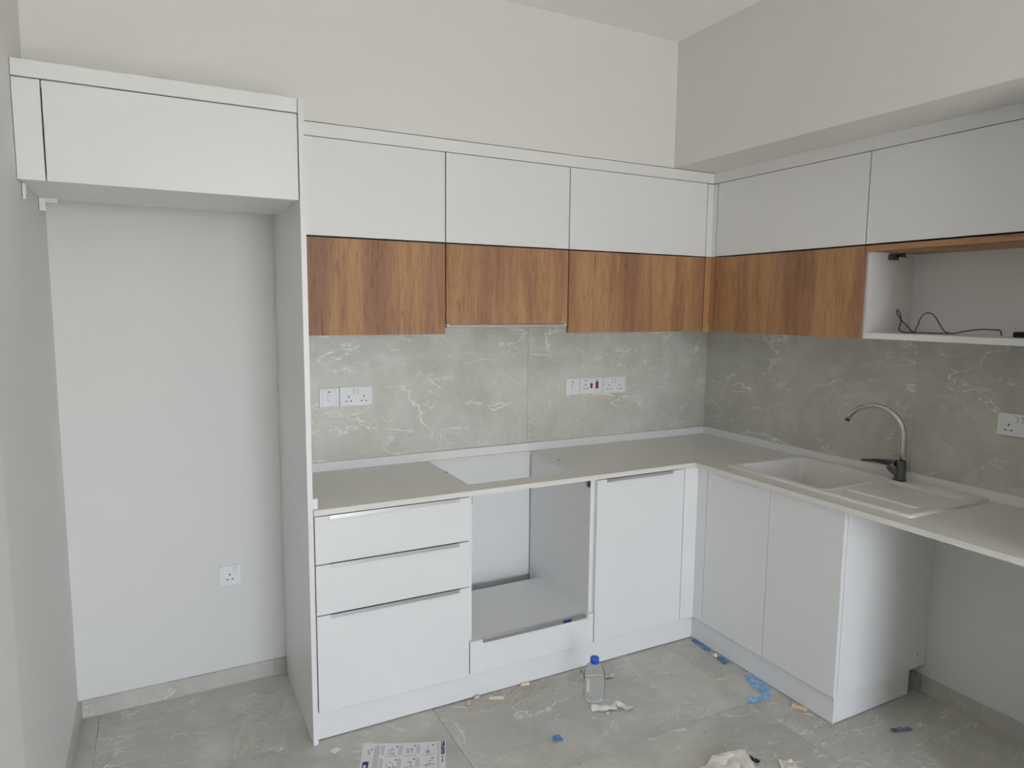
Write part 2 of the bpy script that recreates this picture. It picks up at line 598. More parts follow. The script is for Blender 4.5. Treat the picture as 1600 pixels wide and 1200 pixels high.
# ------------------------------------------------------------------ cabinet over the fridge niche
YF = -0.587
fc = thing('bridging_cabinet', (-2.81, -0.36, 1.987), 'white overhead cabinet bridging the empty fridge niche, wide lift-up front', 'cabinet')
cb = box(bm_new(), -3.206, -2.4185, -0.567, -0.135, 1.989, 2.007)
box(cb, -3.206, -2.4185, -0.567, -0.135, 2.254, 2.272)
box(cb, -3.206, -3.188, -0.567, -0.135, 2.007, 2.254)
box(cb, -2.4365, -2.4185, -0.567, -0.135, 2.007, 2.254)
box(cb, -3.188, -2.4365, -0.143, -0.135, 2.007, 2.254)
make('carcass', cb, 'inner', fc)
make('door', B(-3.1345, -2.4205, YF, YF + T, 1.987, 2.2705, 0.0008), 'white', fc)
make('filler_panel', B(-3.2065, -3.1385, YF, YF + T, 1.987, 2.2705, 0.0008), 'white', fc)
make('cornice', B(-3.2065, -2.4185, YF, YF + T, 2.2745, 2.322, 0.0008), 'white', fc)
make('top_board', B(-3.2065, -2.4185, YF + T, -0.337, 2.304, 2.3215), 'white', fc)
# two white support brackets under it, on the left wall
br = box(bm_new(), -3.206, -3.197, -0.520, -0.492, 1.950, 1.9865, 0.001)
prism(br, [(-3.206, -0.516), (-3.206, -0.494), (-3.199, -0.494), (-3.199, -0.516)], 1.940, 1.950)
make('support_bracket', br, 'plastic', fc)
br = box(bm_new(), -3.206, -3.187, -0.182, -0.152, 1.946, 1.9885, 0.001)
box(br, -3.187, -3.152, -0.182, -0.152, 1.974, 1.9885, 0.001)
make('support_bracket', br, 'plastic', fc)

# ------------------------------------------------------------------ wall cabinets, back run
YU, XU = -0.333, -0.311
Z1, Z2, Z3, Z4 = 1.516, 1.8975, 2.264, 2.315
ZH = 1.557


def carcass_box(bm, x0, x1, y0, y1, z0, z1, front, t=T):
    """open-fronted board box; front is 'y' (faces -y) or 'x' (faces -x)"""
    box(bm, x0, x1, y0, y1, z0, z0 + t)
    box(bm, x0, x1, y0, y1, z1 - t, z1)
    if front == 'y':
        box(bm, x0, x0 + t, y0, y1, z0 + t, z1 - t)
        box(bm, x1 - t, x1, y0, y1, z0 + t, z1 - t)
        box(bm, x0 + t, x1 - t, y1 - 0.008, y1, z0 + t, z1 - t)
    else:
        box(bm, x0, x1, y0, y0 + t, z0 + t, z1 - t)
        box(bm, x0, x1, y1 - t, y1, z0 + t, z1 - t)
        box(bm, x1 - 0.008, x1, y0 + t, y1 - t, z0 + t, z1 - t)
    return bm


G = 0.0011
units = [('wall_cabinet', -2.397, -1.783, 'white and brown oak wall cabinet next to the tall end panel, above the left sockets', Z1),
         ('wall_cabinet', -1.780, -1.176, 'white and brown oak wall cabinet with the shorter oak front, above the hob cutout', ZH),
         ('wall_cabinet', -1.173, -0.352, 'white and brown oak wall cabinet at the inner corner, above the red switch', Z1)]
for nm, x0, x1, lab, zb in units:
    c = thing(nm, ((x0 + x1) / 2, -0.17, zb), lab, 'cabinet', 'wall cabinets on the back wall')
    cb = bm_new()
    carcass_box(cb, x0, x1, YU + T + 0.002, -0.001, Z2 + 0.006, Z3 - 0.012, 'y')
    carcass_box(cb, x0, x1, YU + T + 0.002, -0.001, zb + 0.045, Z2 - 0.016, 'y')
    make('carcass', cb, 'inner', c)
    make('upper_door', B(x0 + G, x1 - G, YU, YU + T, Z2 + 0.001, Z3 - 0.0015, 0.0006), 'white', c)
    make('lower_door', B(x0 + G, x1 - G, YU, YU + T, zb, Z2 - 0.005, 0.0008), 'wood', c)

hood = thing('extractor_hood', (-1.478, -0.17, 1.537), 'slim grey extractor hood tucked under the shorter oak front', 'extractor hood')
make('body', B(-1.772, -1.184, -0.312, -0.006, 1.5470, 1.600), 'steel', hood)
make('slide_out_front', B(-1.7755, -1.180, -0.329, -0.3125, 1.5430, 1.5555, 0.0006), 'steel', hood)
make('end_cap', B(-1.7785, -1.764, YU + 0.0015, -0.3292, 1.5515, 1.5558), 'plastic', hood)
make('end_cap', B(-1.194, -1.1785, YU + 0.0015, -0.3292, 1.5515, 1.5558), 'plastic', hood)

# corner post between the two runs
cp = thing('corner_post', (-0.33, -0.35, Z1), 'narrow corner filler between the two wall cabinet runs, white above, oak below', 'filler post')
pb = box(bm_new(), -0.3485, XU, YU, YU + T, Z2 + 0.0005, Z3 - 0.0035, 0.0006)
box(pb, XU, XU + T, -0.361, YU + T, Z2 + 0.0005, Z3 - 0.0035, 0.0006)
make('white_post', pb, 'white', cp)
pb = box(bm_new(), -0.3485, XU, YU, YU + T, Z1, Z2 - 0.002, 0.0006)
box(pb, XU, XU + T, -0.361, YU + T, Z1, Z2 - 0.002, 0.0006)
make('oak_post', pb, 'wood', cp)

# cornice over both runs
co = thing('cornice', (-0.8, -0.2, Z3), 'white cornice board running over the tops of the wall cabinets', 'cornice')
make('cornice_board', B(-2.3985, XU + 0.018, YU, YU + T, Z3 + 0.0015, Z4, 0.0006), 'white', co)
make('cornice_board', B(XU, XU + T, -2.032, YU - 0.001, Z3 + 0.0015, 2.3182), 'white', co)

# ------------------------------------------------------------------ wall cabinets, right run
YR0, YR1, YR2 = -0.364, -1.2005, -2.030
c = thing('wall_cabinet', (-0.16, (YR0 + YR1) / 2, Z1), 'white and brown oak wall cabinet on the right wall beside the open compartment', 'cabinet', 'wall cabinets on the right wall')
cb = bm_new()
carcass_box(cb, XU + T + 0.002, -0.001, YR1, YR0, Z2 + 0.006, Z3 - 0.012, 'x')
carcass_box(cb, XU + T + 0.002, -0.001, YR1, YR0, Z1, Z2 - 0.016, 'x')
make('carcass', cb, 'inner', c)
make('upper_door', B(XU, XU + T, YR1 + G, YR0 - G, Z2 + 0.001, Z3 - 0.0015, 0.0006), 'white', c)
make('lower_door', B(XU, XU + T, YR1 + G, YR0 - G, Z1, Z2 - 0.006, 0.0008), 'wood', c)

c = thing('wall_cabinet', (-0.16, (YR2 + YR1) / 2, Z1), 'wall cabinet at the right edge with an open doorless compartment under its white door', 'cabinet', 'wall cabinets on the right wall')
y0, y1 = YR2, YR1 - 0.003
cb = bm_new()
carcass_box(cb, XU + T + 0.002, -0.001, y0, y1, Z2 + 0.006, Z3 - 0.012, 'x')
make('carcass', cb, 'inner', c)
make('upper_door', B(XU, XU + T, y0, y1 - G, Z2 + 0.001, Z3 - 0.0015, 0.0006), 'white', c)
XF = XU + T + 0.002
make('shelf', B(XF, -0.001, y0, y1, Z1 + 0.002, Z1 + 0.026, 0.0005), 'edge', c)
make('side_panel', B(XF, -0.001, y1 - T, y1, Z1 + 0.026, Z2 - 0.006), 'edge', c)
make('side_panel', B(XF, -0.001, y0, y0 + T, Z1 + 0.026, Z2 - 0.006), 'edge', c)
make('back_panel', B(-0.009, -0.001, y0 + T, y1 - T, Z1 + 0.026, Z2 - 0.006), 'inner', c)
make('oak_rail', B(XU + 0.002, -0.009, y0 + T, y1 - T, 1.868, Z2 - 0.006), 'woodh', c)
make('oak_rail', B(XU + 0.001, XF, y0, y1 - 0.001, 1.868, Z2 - 0.006), 'woodh', c)
hb = box(bm_new(), -0.19, -0.09, y1 - T - 0.012, y1 - T, 1.852, 1.862)
box(hb, -0.19, -0.15, y1 - T - 0.02, y1 - T, 1.838, 1.852)
tube(hb, [(-0.165, y1 - T - 0.012, 1.843), (-0.14, y1 - T - 0.014, 1.856), (-0.10, y1 - T - 0.012, 1.866)], 0.004, 6)
make('hinge', hb, 'darkchrome', c)

# ------------------------------------------------------------------ handles
def handle_y(bm, x0, x1, ytop, z):
    """aluminium edge pull on a door facing -y: plate over the edge and a hanging lip"""
    box(bm, x0, x1, ytop - 0.0045, ytop + 0.016, z, z + 0.0018)
    box(bm, x0, x1, ytop - 0.0058, ytop - 0.0042, z - 0.0125, z + 0.0018)
    return bm


def handle_x(bm, y0, y1, xtop, z):
    box(bm, xtop - 0.0045, xtop + 0.016, y0, y1, z, z + 0.0018)
    box(bm, xtop - 0.0058, xtop - 0.0042, y0, y1, z - 0.0125, z + 0.0018)
    return bm


# ------------------------------------------------------------------ base units, back run
XA0, XA1 = -2.3955, -1.7865
du = thing('drawer_unit', ((XA0 + XA1) / 2, -0.3, 0.12), 'white base unit with three stacked drawers beside the tall end panel', 'cabinet')
cb = bm_new()
carcass_box(cb, XA0, XA1, YD + T + 0.001, -0.02, 0.121, 0.878, 'y')
make('carcass', cb, 'inner', du)
for z0, z1 in ((0.6957, 0.8745), (0.5028, 0.6915), (0.1225, 0.4985)):
    d = make('drawer', B(XA0 + 0.0005, XA1 - 0.0005, YD, YD + T, z0, z1, 0.0008), 'white', du)
    make('handle', handle_y(bm_new(), -2.343, -1.832, YD, z1), 'alu', d)

XO0, XO1 = -1.7855, -1.1735
ou = thing('oven_housing', ((XO0 + XO1) / 2, -0.3, 0.12), 'white oven housing, empty and open above a shallow bottom drawer', 'cabinet')
for xa_, xb_ in ((XO0, XO0 + T), (XO1 - T, XO1)):
    make('side_panel', B(xa_, xb_, YD + T + 0.001, -0.03, 0.121, 0.878), 'edge', ou)
make('shelf', B(XO0 + T, XO1 - T, YD + T + 0.001, -0.125, 0.243, 0.261), 'inner', ou)
make('bottom_panel', B(XO0 + T, XO1 - T, YD + T + 0.001, -0.03, 0.121, 0.139), 'inner', ou)
make('back_panel', B(XO0 + T, XO1 - T, -0.022, -0.014, 0.244, 0.878), 'inner', ou)
d = make('drawer', B(XO0 + 0.003, XO1 - 0.0005, YD, YD + T, 0.1225, 0.262, 0.0008), 'white', ou)
make('handle', handle_y(bm_new(), -1.726, -1.213, YD, 0.262), 'alu', d)
make('blue_film', B(-1.338, -1.295, YD - 0.0066, YD - 0.0059, 0.2515, 0.2645), 'bluedark', d)
make('hinge_plate', B(XO1 - T - 0.010, XO1 - T, -0.572, -0.556, 0.842, 0.868), 'darkchrome', ou)
make('hinge_plate', B(XO0 + T, XO0 + T + 0.002, -0.576, -0.556, 0.838, 0.868), 'darkchrome', ou)

XC0, XC1 = -1.1725, -0.6685
cu = thing('base_cabinet', ((XC0 + XC1) / 2, -0.3, 0.12), 'white single-door base cabinet between the oven housing and the inner corner', 'cabinet')
cb = bm_new()
carcass_box(cb, XC0, XC1, YD + T + 0.001, -0.02, 0.121, 0.878, 'y')
make('carcass', cb, 'inner', cu)
d = make('door', B(XC0 + 0.004, XC1 - G, YD, YD + T, 0.1225, 0.8745, 0.0008), 'white', cu)
make('handle', handle_y(bm_new(), -1.120, -0.744, YD, 0.8745), 'alu', d)

pb = box(bm_new(), -0.6665, XD, YD, YD + T, 0.1225, 0.877, 0.0006)
box(pb, XD, XD + T, -0.657, YD + T, 0.1225, 0.877, 0.0006)
tag(make('corner_post', pb, 'white'), 'white corner filler where the two base cabinet runs meet', 'filler post')

# ------------------------------------------------------------------ sink unit, right run
YS0, YSm, YS1 = -0.6600, -1.031, -1.389
su = thing('sink_cabinet', (-0.3, (YS0 + YS1) / 2, 0.12), 'white two-door base cabinet under the sink, its side panel facing the open gap', 'cabinet')
cb = bm_new()
box(cb, XD + T + 0.001, -0.03, YS1 + 0.0005, YS0, 0.121, 0.139)
box(cb, XD + T + 0.001, -0.03, YS0 - T, YS0, 0.139, 0.878)
make('carcass', cb, 'inner', su)
make('side_panel', B(XD + T + 0.003, 0.001, YS1, YS1 + T, 0.121, 0.878, 0.0006), 'white', su)
make('screw_hole_shade', lathe(bm_new(), 0, 0, [(0.0035, 0), (0.0035, 0.0006)], 10), 'hole', su)  # black disc on the panel, the hole's shade done as colour
_o = [o for o in su.children if o.name.startswith('screw_hole_shade')][0]
_o.data.transform(Matrix.Translation(WL[su.name]))
_o.data.transform(Matrix.Rotation(math.pi / 2, 4, 'X'))
_o.data.transform(Matrix.Translation(Vector((-0.055, YS1, 0.181)) - WL[su.name]))
d = make('door', B(XD, XD + T, YSm + G, YS0, 0.1225, 0.8745, 0.0008), 'white', su)
make('handle', handle_x(bm_new(), -0.963, -0.702, XD, 0.8745), 'alu', d)
d = make('door', B(XD, XD + T, YS1, YSm - G, 0.1225, 0.8745, 0.0008), 'white', su)

# plinth
pl = thing('plinth', (-1.2, -0.56, 0.0), 'white plinth boards standing on the floor beneath the base cabinets', 'plinth')
make('plinth_board', B(XP1 + 0.002, XK, YK, YK + 0.016, 0.004, 0.1205, 0.0005), 'white', pl)
make('plinth_board', B(XK, XK + 0.016, -1.377, YK - 0.0005, 0.003, 0.1205, 0.0005), 'white', pl)
make('plinth_board', B(XK + 0.0165, -0.085, -1.377, -1.361, 0.003, 0.1205, 0.0005), 'white', pl)

# ------------------------------------------------------------------ worktop with cutouts
HX0, HX1, HY0, HY1 = -1.749, -1.193, -0.030, -0.502
SX0, SX1, SY0, SY1 = -0.505, -0.066, -0.750, -1.235     # opening for the sink bowl
xs = sorted({XP1 + 0.001, HX0, HX1, -0.608, SX0, SX1, -0.001})
ys = sorted({-2.05, SY1, SY0, -0.598, HY1, HY0, -0.001})
ZT0, ZT1 = 0.879, 0.900
wbm = bm_new()
cell = {}


def inside(cx, cy):
    if not (cy > -0.598 or cx > -0.608):
        return False
    if HX0 < cx < HX1 and HY1 < cy < HY0:
        return False
    if SX0 < cx < SX1 and SY1 < cy < SY0:
        return False
    return True


vt = {}


def V(x, y, z):
    k = (round(x, 5), round(y, 5), z)
    if k not in vt:
        vt[k] = wbm.verts.new((x, y, z))
    return vt[k]


nx_, ny_ = len(xs) - 1, len(ys) - 1
occ = [[inside((xs[i] + xs[i + 1]) / 2, (ys[j] + ys[j + 1]) / 2) for j in range(ny_)] for i in range(nx_)]
for i in range(nx_):
    for j in range(ny_):
        if not occ[i][j]:
            continue
        x0, x1, y0, y1 = xs[i], xs[i + 1], ys[j], ys[j + 1]
        wbm.faces.new((V(x0, y0, ZT1), V(x1, y0, ZT1), V(x1, y1, ZT1), V(x0, y1, ZT1)))
        wbm.faces.new((V(x0, y0, ZT0), V(x0, y1, ZT0), V(x1, y1, ZT0), V(x1, y0, ZT0)))
        for di, dj, a, b in ((-1, 0, (x0, y1), (x0, y0)), (1, 0, (x1, y0), (x1, y1)), (0, -1, (x0, y0), (x1, y0)), (0, 1, (x1, y1), (x0, y1))):
            ii, jj = i + di, j + dj
            if not (0 <= ii < nx_ and 0 <= jj < ny_ and occ[ii][jj]):
                wbm.faces.new((V(*a, ZT0), V(*b, ZT0), V(*b, ZT1), V(*a, ZT1)))
wt = make('worktop', wbm, 'quartz')
tag(wt, 'pale grey L-shaped quartz worktop with an empty hob cutout, over the base cabinets', 'worktop')
make('upstand', B(XP1 + 0.001, -0.001, -0.0195, -0.0005, 0.9, 0.9397, 0.0006), 'edge', wt)
make('upstand', B(-0.0195, -0.0005, -2.049, -0.0205, 0.9, 0.9397, 0.0006), 'edge', wt)
make('upstand', B(XP1 + 0.001, XP1 + 0.020, -0.578, -0.0205, 0.9, 0.9380, 0.0006), 'edge', wt)
# small hob fixing points at the cutout
for x, y in ((HX0 - 0.006, -0.27), (HX1 + 0.02, -0.27)):
    make('hob_fixing', lathe(bm_new(), x, y, [(0.006, 0.9), (0.006, 0.9025), (0.003, 0.903)], 10), 'grey', wt)

# ------------------------------------------------------------------ sink
KX0, KX1, KY0, KY1 = -0.5285, -0.030, -1.603, -0.722
BX0, BX1, BY0, BY1 = -0.500, -0.072, -1.225, -0.758   # bowl
RIM = 0.011


def sstep(a, b, x):
    t = min(1, max(0, (x - a) / (b - a)))
    return t * t * (3 - 2 * t)


def rrect_d(x, y, x0, x1, y0, y1, r):
    """signed distance to a rounded rectangle, negative inside"""
    cx, cy = (x0 + x1) / 2, (y0 + y1) / 2
    qx, qy = abs(x - cx) - (x1 - x0) / 2 + r, abs(y - cy) - (y1 - y0) / 2 + r
    return math.hypot(max(qx, 0), max(qy, 0)) + min(max(qx, qy), 0) - r


def sink_z(x, y):
    z = RIM
    d = rrect_d(x, y, BX0, BX1, BY0, BY1, 0.035)
    if d < 0:
        z -= 0.165 * sstep(0.0, 0.016, -d) + 0.012 * sstep(0.02, 0.2, -d)
        return z
    # drainer, slightly sunk, with a raised tap ledge behind
    e = rrect_d(x, y, KX0 + 0.024, -0.128, KY0 + 0.045, BY0 + 0.002, 0.02)
    if e < 0:
        z -= 0.006 * sstep(0, 0.006, -e)
    # groove lines
    for gx, ya, yb in ((-0.398, -1.557, -1.240), (-0.116, -1.556, -1.222), (-0.052, -1.552, -1.31)):
        if ya < y < yb:
            w = abs(x - gx)
            z += (0.005 if gx < -0.1 else 0.003) * (1 - sstep(0.0, 0.006, w))
    return z


sb = bm_new()


def axis(lo, hi, fine):
    v = set()
    n = int((hi - lo) / 0.011)
    for i in range(n + 1):
        v.add(round(lo + (hi - lo) * i / n, 5))
    for f in fine:
        for k in range(-9, 10):
            q = f + k * 0.002
            if lo < q < hi:
                v.add(round(q, 5))
    v = sorted(v)
    out = [v[0]]
    for q in v[1:]:
        if q - out[-1] > 0.0008:
            out.append(q)
    out[-1] = hi
    return out


gx = axis(KX0, KX1, (BX0 + 0.008, BX1 - 0.008, -0.128, -0.398, -0.116, -0.052))
gy = axis(KY0, KY1, (BY0 + 0.008, BY1 - 0.008, KY0 + 0.045))
R_ = 0.014
grid = {}
for i, x in enumerate(gx):
    for j, y in enumerate(gy):
        px_, py_ = x, y
        # round the outer corners
        cxs = KX0 + R_ if x < KX0 + R_ else (KX1 - R_ if x > KX1 - R_ else None)
        cys = KY0 + R_ if y < KY0 + R_ else (KY1 - R_ if y > KY1 - R_ else None)
        if cxs is not None and cys is not None:
            dx, dy = x - cxs, y - cys
            mxx = max(abs(dx), abs(dy))
            ln = math.hypot(dx, dy)
            if ln > 0:
                px_, py_ = cxs + dx * mxx / ln, cys + dy * mxx / ln
        e = min(x - KX0, KX1 - x, y - KY0, KY1 - y)
        z = sink_z(x, y) - 0.003 * (1 - sstep(0, 0.004, e))
        grid[i, j] = sb.verts.new((px_, py_, 0.9 + z))
for i in range(len(gx) - 1):
    for j in range(len(gy) - 1):
        sb.faces.new((grid[i, j], grid[i + 1, j], grid[i + 1, j + 1], grid[i, j + 1]))
border = [grid[i, 0] for i in range(len(gx))] + [grid[len(gx) - 1, j] for j in range(1, len(gy))] + \
         [grid[i, len(gy) - 1] for i in range(len(gx) - 2, -1, -1)] + [grid[0, j] for j in range(len(gy) - 2, 0, -1)]
low = [sb.verts.new((v.co.x, v.co.y, 0.9003)) for v in border]
for i in range(len(border)):
    k = (i + 1) % len(border)
    sb.faces.new((border[i], low[i], low[k], border[k]))
snk = make('sink', sb, 'sink', smooth=True, base=(-0.28, -1.16, 0.9))
tag(snk, 'white inset sink with one bowl and a ribbed drainer, set into the worktop', 'sink')
make('drain', lathe(bm_new(), -0.286, -0.99, [(0.042, 0.7325), (0.045, 0.735), (0.036, 0.736), (0.030, 0.733)], 24), 'chrome', snk, smooth=True)

# ------------------------------------------------------------------ tap
TX, TY = -0.085, -1.272
tp = thing('tap', (TX, TY, 0.909), 'chrome swan-neck mixer tap standing at the back of the sink', 'tap')
tbm = lathe(bm_new(), TX, TY, [(0.027, 0.9092), (0.027, 0.913), (0.0235, 0.915), (0.0225, 0.93), (0.0225, 0.990), (0.0215, 0.993)], 28)
make('body', tbm, 'darkchrome', tp, smooth=False)
tbm = tube(bm_new(), [(TX - 0.002, TY + 0.004, 0.940), (TX - 0.010, TY + 0.022, 0.960), (TX - 0.014, TY + 0.034, 0.974)], [0.020, 0.0235, 0.0235], 20)
make('cartridge', tbm, 'darkchrome', tp)
tbm = bm_new()
lv = []
for k, (yy, hw, zt, th) in enumerate(((0.008, 0.018, 0.993, 0.024), (0.050, 0.018, 0.993, 0.021), (0.10, 0.013, 0.987, 0.014), (0.158, 0.010, 0.974, 0.009))):
    lv.append([tbm.verts.new((TX - 0.012 + a * hw - 0.1 * (yy - 0.03), TY + yy, zt - b * th)) for a, b in ((-1, 0), (1, 0), (1, 1), (-1, 1))])
for a, b in zip(lv, lv[1:]):
    for i in range(4):
        tbm.faces.new((a[i], a[(i + 1) % 4], b[(i + 1) % 4], b[i]))
tbm.faces.new(lv[0])
tbm.faces.new(list(reversed(lv[-1])))
make('lever', tbm, 'darkchrome', tp)
pts = [(TX, TY - 0.008, 0.985), (TX, TY - 0.008, 1.04), (TX, TY - 0.008, 1.095)]
r0 = 0.128
for k in range(1, 17):
    a = math.radians(k * 158 / 16)
    pts.append((TX - 0.05 * (1 - math.cos(a)) * 0.35, TY - 0.008 + r0 * (1 - math.cos(a)), 1.095 + r0 * math.sin(a) * 0.96))
make('spout', tube(bm_new(), pts, 0.0108, 18), 'chrome', tp, smooth=True)
e1, e0 = Vector(pts[-1]), Vector(pts[-2])
dd = (e1 - e0).normalized()
make('aerator', tube(bm_new(), [e1 - dd * 0.001, e1 + dd * 0.006], 0.0112, 18), 'darkchrome', tp)


tp.location.z += 0.0028


# ------------------------------------------------------------------ sockets and switches
def plate_frame(axis_, at):
    """maps local (u along the wall to the viewer's right, v up, n out of the wall) to world"""
    if axis_ == 'y':
        return lambda u, v, n: (at[0] + u, at[1] - n, at[2] + v)
    return lambda u, v, n: (at[0] - n, at[1] - u, at[2] + v)


def lbox(bm, F, u0, u1, v0, v1, n0, n1, bev=0.0):
    a, b = F(u0, v0, n0), F(u1, v1, n1)
    return box(bm, a[0], b[0], a[1], b[1], a[2], b[2], bev)


def wall_plate(name, axis_, at, w, h, label, cat, group, items, depth=0.0085):
    """at = bottom left corner on the wall; items: (kind, u, v) in plate fractions"""
    F = plate_frame(axis_, at)
    t = thing(name, F(w / 2, 0, 0), label, cat, group)
    pb_ = lbox(bm_new(), F, 0, w, 0, h, 0.0003, depth, 0.0018)
    make('plate', pb_, 'plastic', t)
    n = depth
    for it in items:
        k, u, v = it[0], it[1] * w, it[2] * h
        if k == 'pins':
            for du, dv, hw, hh in ((0, 0.011, 0.0022, 0.0042), (-0.0105, -0.0095, 0.0036, 0.0022), (0.0105, -0.0095, 0.0036, 0.0022)):
                make('pin_hole_shade', lbox(bm_new(), F, u + du - hw, u + du + hw, v + dv - hh, v + dv + hh, n, n + 0.0003), 'hole', t)  # raised black boxes, painted shade instead of real socket recesses
        elif k == 'rocker':
            hw, hh = it[3], it[4]
            make('rocker_surround', lbox(bm_new(), F, u - hw - 0.001, u + hw + 0.001, v - hh - 0.001, v + hh + 0.001, n, n + 0.0002), 'grey', t)
            make('rocker', lbox(bm_new(), F, u - hw, u + hw, v - hh, v + hh, n + 0.0002, n + 0.003, 0.0005), it[5], t)
        elif k == 'lamp':
            make('indicator', lbox(bm_new(), F, u - 0.0055, u + 0.0055, v - 0.0018, v + 0.0018, n, n + 0.0005), 'hole', t)
        elif k == 'insert':
            b_ = bm_new()
            hw, hh, wd = it[3] * w, it[4] * h, 0.0007
            lbox(b_, F, u - hw, u - hw + wd, v - hh, v + hh, n, n + 0.0003)
            lbox(b_, F, u + hw - wd, u + hw, v - hh, v + hh, n, n + 0.0003)
            lbox(b_, F, u - hw, u + hw, v - hh, v - hh + wd, n, n + 0.0003)
            lbox(b_, F, u - hw, u + hw, v + hh - wd, v + hh, n, n + 0.0003)
            make('insert_edge', b_, 'grey', t)
    return t


DS = [('pins', 0.27, 0.36), ('pins', 0.73, 0.36), ('rocker', 0.44, 0.75, 0.0042, 0.011, 'plastic'), ('rocker', 0.56, 0.75, 0.0042, 0.011, 'plastic')]
SW = [('lamp', 0.5, 0.80), ('rocker', 0.5, 0.50, 0.0065, 0.0135, 'plastic')]
gl_ = 'wall sockets left of the hob cutout'
gm_ = 'wall sockets right of the hob cutout'
wall_plate('fused_switch', 'y', (-2.2475, 0, 1.183), 0.086, 0.086, 'single white wall switch next to the tall panel, left of a double socket', 'switch', gl_,
           SW + [('insert', 0.5, 0.47, 0.36, 0.42)])
wall_plate('double_socket', 'y', (-2.1575, 0, 1.184), 0.148, 0.087, 'white double socket left of the hob cutout, touching a single switch', 'socket', gl_, DS)
wall_plate('wall_switch', 'y', (-0.9755, 0, 1.174), 0.086, 0.086, 'single white wall switch at the left of the three plates with red rockers', 'switch', gm_, SW)
wall_plate('cooker_switch', 'y', (-0.8875, 0, 1.174), 0.146, 0.086, 'white cooker control plate with two red rocker switches and one socket', 'switch', gm_,
           [('pins', 0.25, 0.45), ('lamp', 0.25, 0.84), ('lamp', 0.74, 0.84), ('rocker', 0.50, 0.51, 0.0052, 0.0125, 'darkred'), ('rocker', 0.745, 0.53, 0.0072, 0.0185, 'red')])
wall_plate('double_socket', 'y', (-0.739, 0, 1.172), 0.149, 0.087, 'white double socket to the right of the red cooker switch', 'socket', gm_, DS)
wall_plate('double_socket', 'x', (0, -1.593, 1.163), 0.148, 0.086, 'white double socket on the right wall above the drainer', 'socket', None, DS)
wall_plate('single_socket', 'y', (-2.680, 0.003, 0.443), 0.088, 0.087, 'white single socket low on the wall inside the empty fridge niche', 'socket', None,
           [('pins', 0.48, 0.42), ('rocker', 0.72, 0.80, 0.0045, 0.009, 'plastic')])

# ------------------------------------------------------------------ cable in the open compartment
cx_ = -0.15
zs = Z1 + 0.026
cpts = [(cx_ + 0.03, -1.262, zs + 0.003), (cx_ + 0.01, -1.258, zs + 0.012), (cx_, -1.270, zs + 0.052), (cx_, -1.263, zs + 0.080), (cx_, -1.251, zs + 0.094),
        (cx_, -1.249, zs + 0.080), (cx_, -1.272, zs + 0.052), (cx_, -1.300, zs + 0.026), (cx_, -1.326, zs + 0.004),
        (cx_ + 0.01, -1.334, zs + 0.030), (cx_ + 0.01, -1.347, zs + 0.066), (cx_ + 0.01, -1.371, zs + 0.083), (cx_ + 0.01, -1.400, zs + 0.070),
        (cx_, -1.430, zs + 0.036), (cx_ - 0.01, -1.456, zs + 0.012), (cx_ - 0.01, -1.484, zs + 0.005), (cx_, -1.53, zs + 0.016), (cx_, -1.58, zs + 0.024),
        (cx_, -1.62, zs + 0.024), (cx_, -1.645, zs + 0.023), (cx_, -1.651, zs + 0.012), (cx_, -1.652, zs + 0.003)]
cbl = tube(bm_new(), smooth_path(cpts, 5), 0.0021, 8)
cb2 = [(cx_ + 0.03, -1.262, zs + 0.003), (cx_ - 0.03, -1.30, zs + 0.003), (cx_ - 0.04, -1.37, zs + 0.004), (cx_ - 0.02, -1.43, zs + 0.004), (cx_ - 0.01, -1.484, zs + 0.005)]
tube(cbl, smooth_path(cb2, 5), 0.0021, 8)
tag(make('cable', cbl, 'cable', smooth=True), 'loose dark purple cable looped on the shelf of the open compartment', 'cable')
bb = box(bm_new(), -0.185, -0.135, -1.80, -1.705, zs + 0.0005, zs + 0.020, 0.003)
tag(make('power_adapter', bb, 'black'), 'small flat black box on the compartment shelf at the right edge', 'adapter')

# ------------------------------------------------------------------ bottle on the floor
bx, by = -1.303, -0.797
bo = thing('water_bottle', (bx, by, 0), 'squat clear plastic bottle with a blue cap standing on the floor tiles', 'bottle')
prof = [(0.028, 0.0012), (0.040, 0.002), (0.0435, 0.010), (0.0440, 0.030), (0.0425, 0.036), (0.0440, 0.042), (0.0440, 0.078), (0.0425, 0.084), (0.0440, 0.090),
        (0.0440, 0.108), (0.042, 0.122), (0.036, 0.138), (0.027, 0.149), (0.018, 0.155), (0.0145, 0.158), (0.0145, 0.165)]
make('body', lathe(bm_new(), bx, by, prof, 32, True, False), 'bottle', bo, smooth=True)
cp_ = lathe(bm_new(), bx, by, [(0.0180, 0.158), (0.0188, 0.160), (0.0188, 0.177), (0.0172, 0.181)], 28)
make('cap', cp_, 'bluecap', bo)
lb = bm_new()
a0 = math.atan2(-3.04 - by, -2.87 - bx) - 0.75
prev = None
for k in range(5):
    a = a0 + 0.30 * k / 4
    q = [lb.verts.new((bx + 0.0447 * math.cos(a), by + 0.0447 * math.sin(a), z)) for z in (0.046, 0.104)]
    if prev:
        lb.faces.new((prev[0], q[0], q[1], prev[1]))
    prev = q
make('label_print', lb, 'plaster', bo)


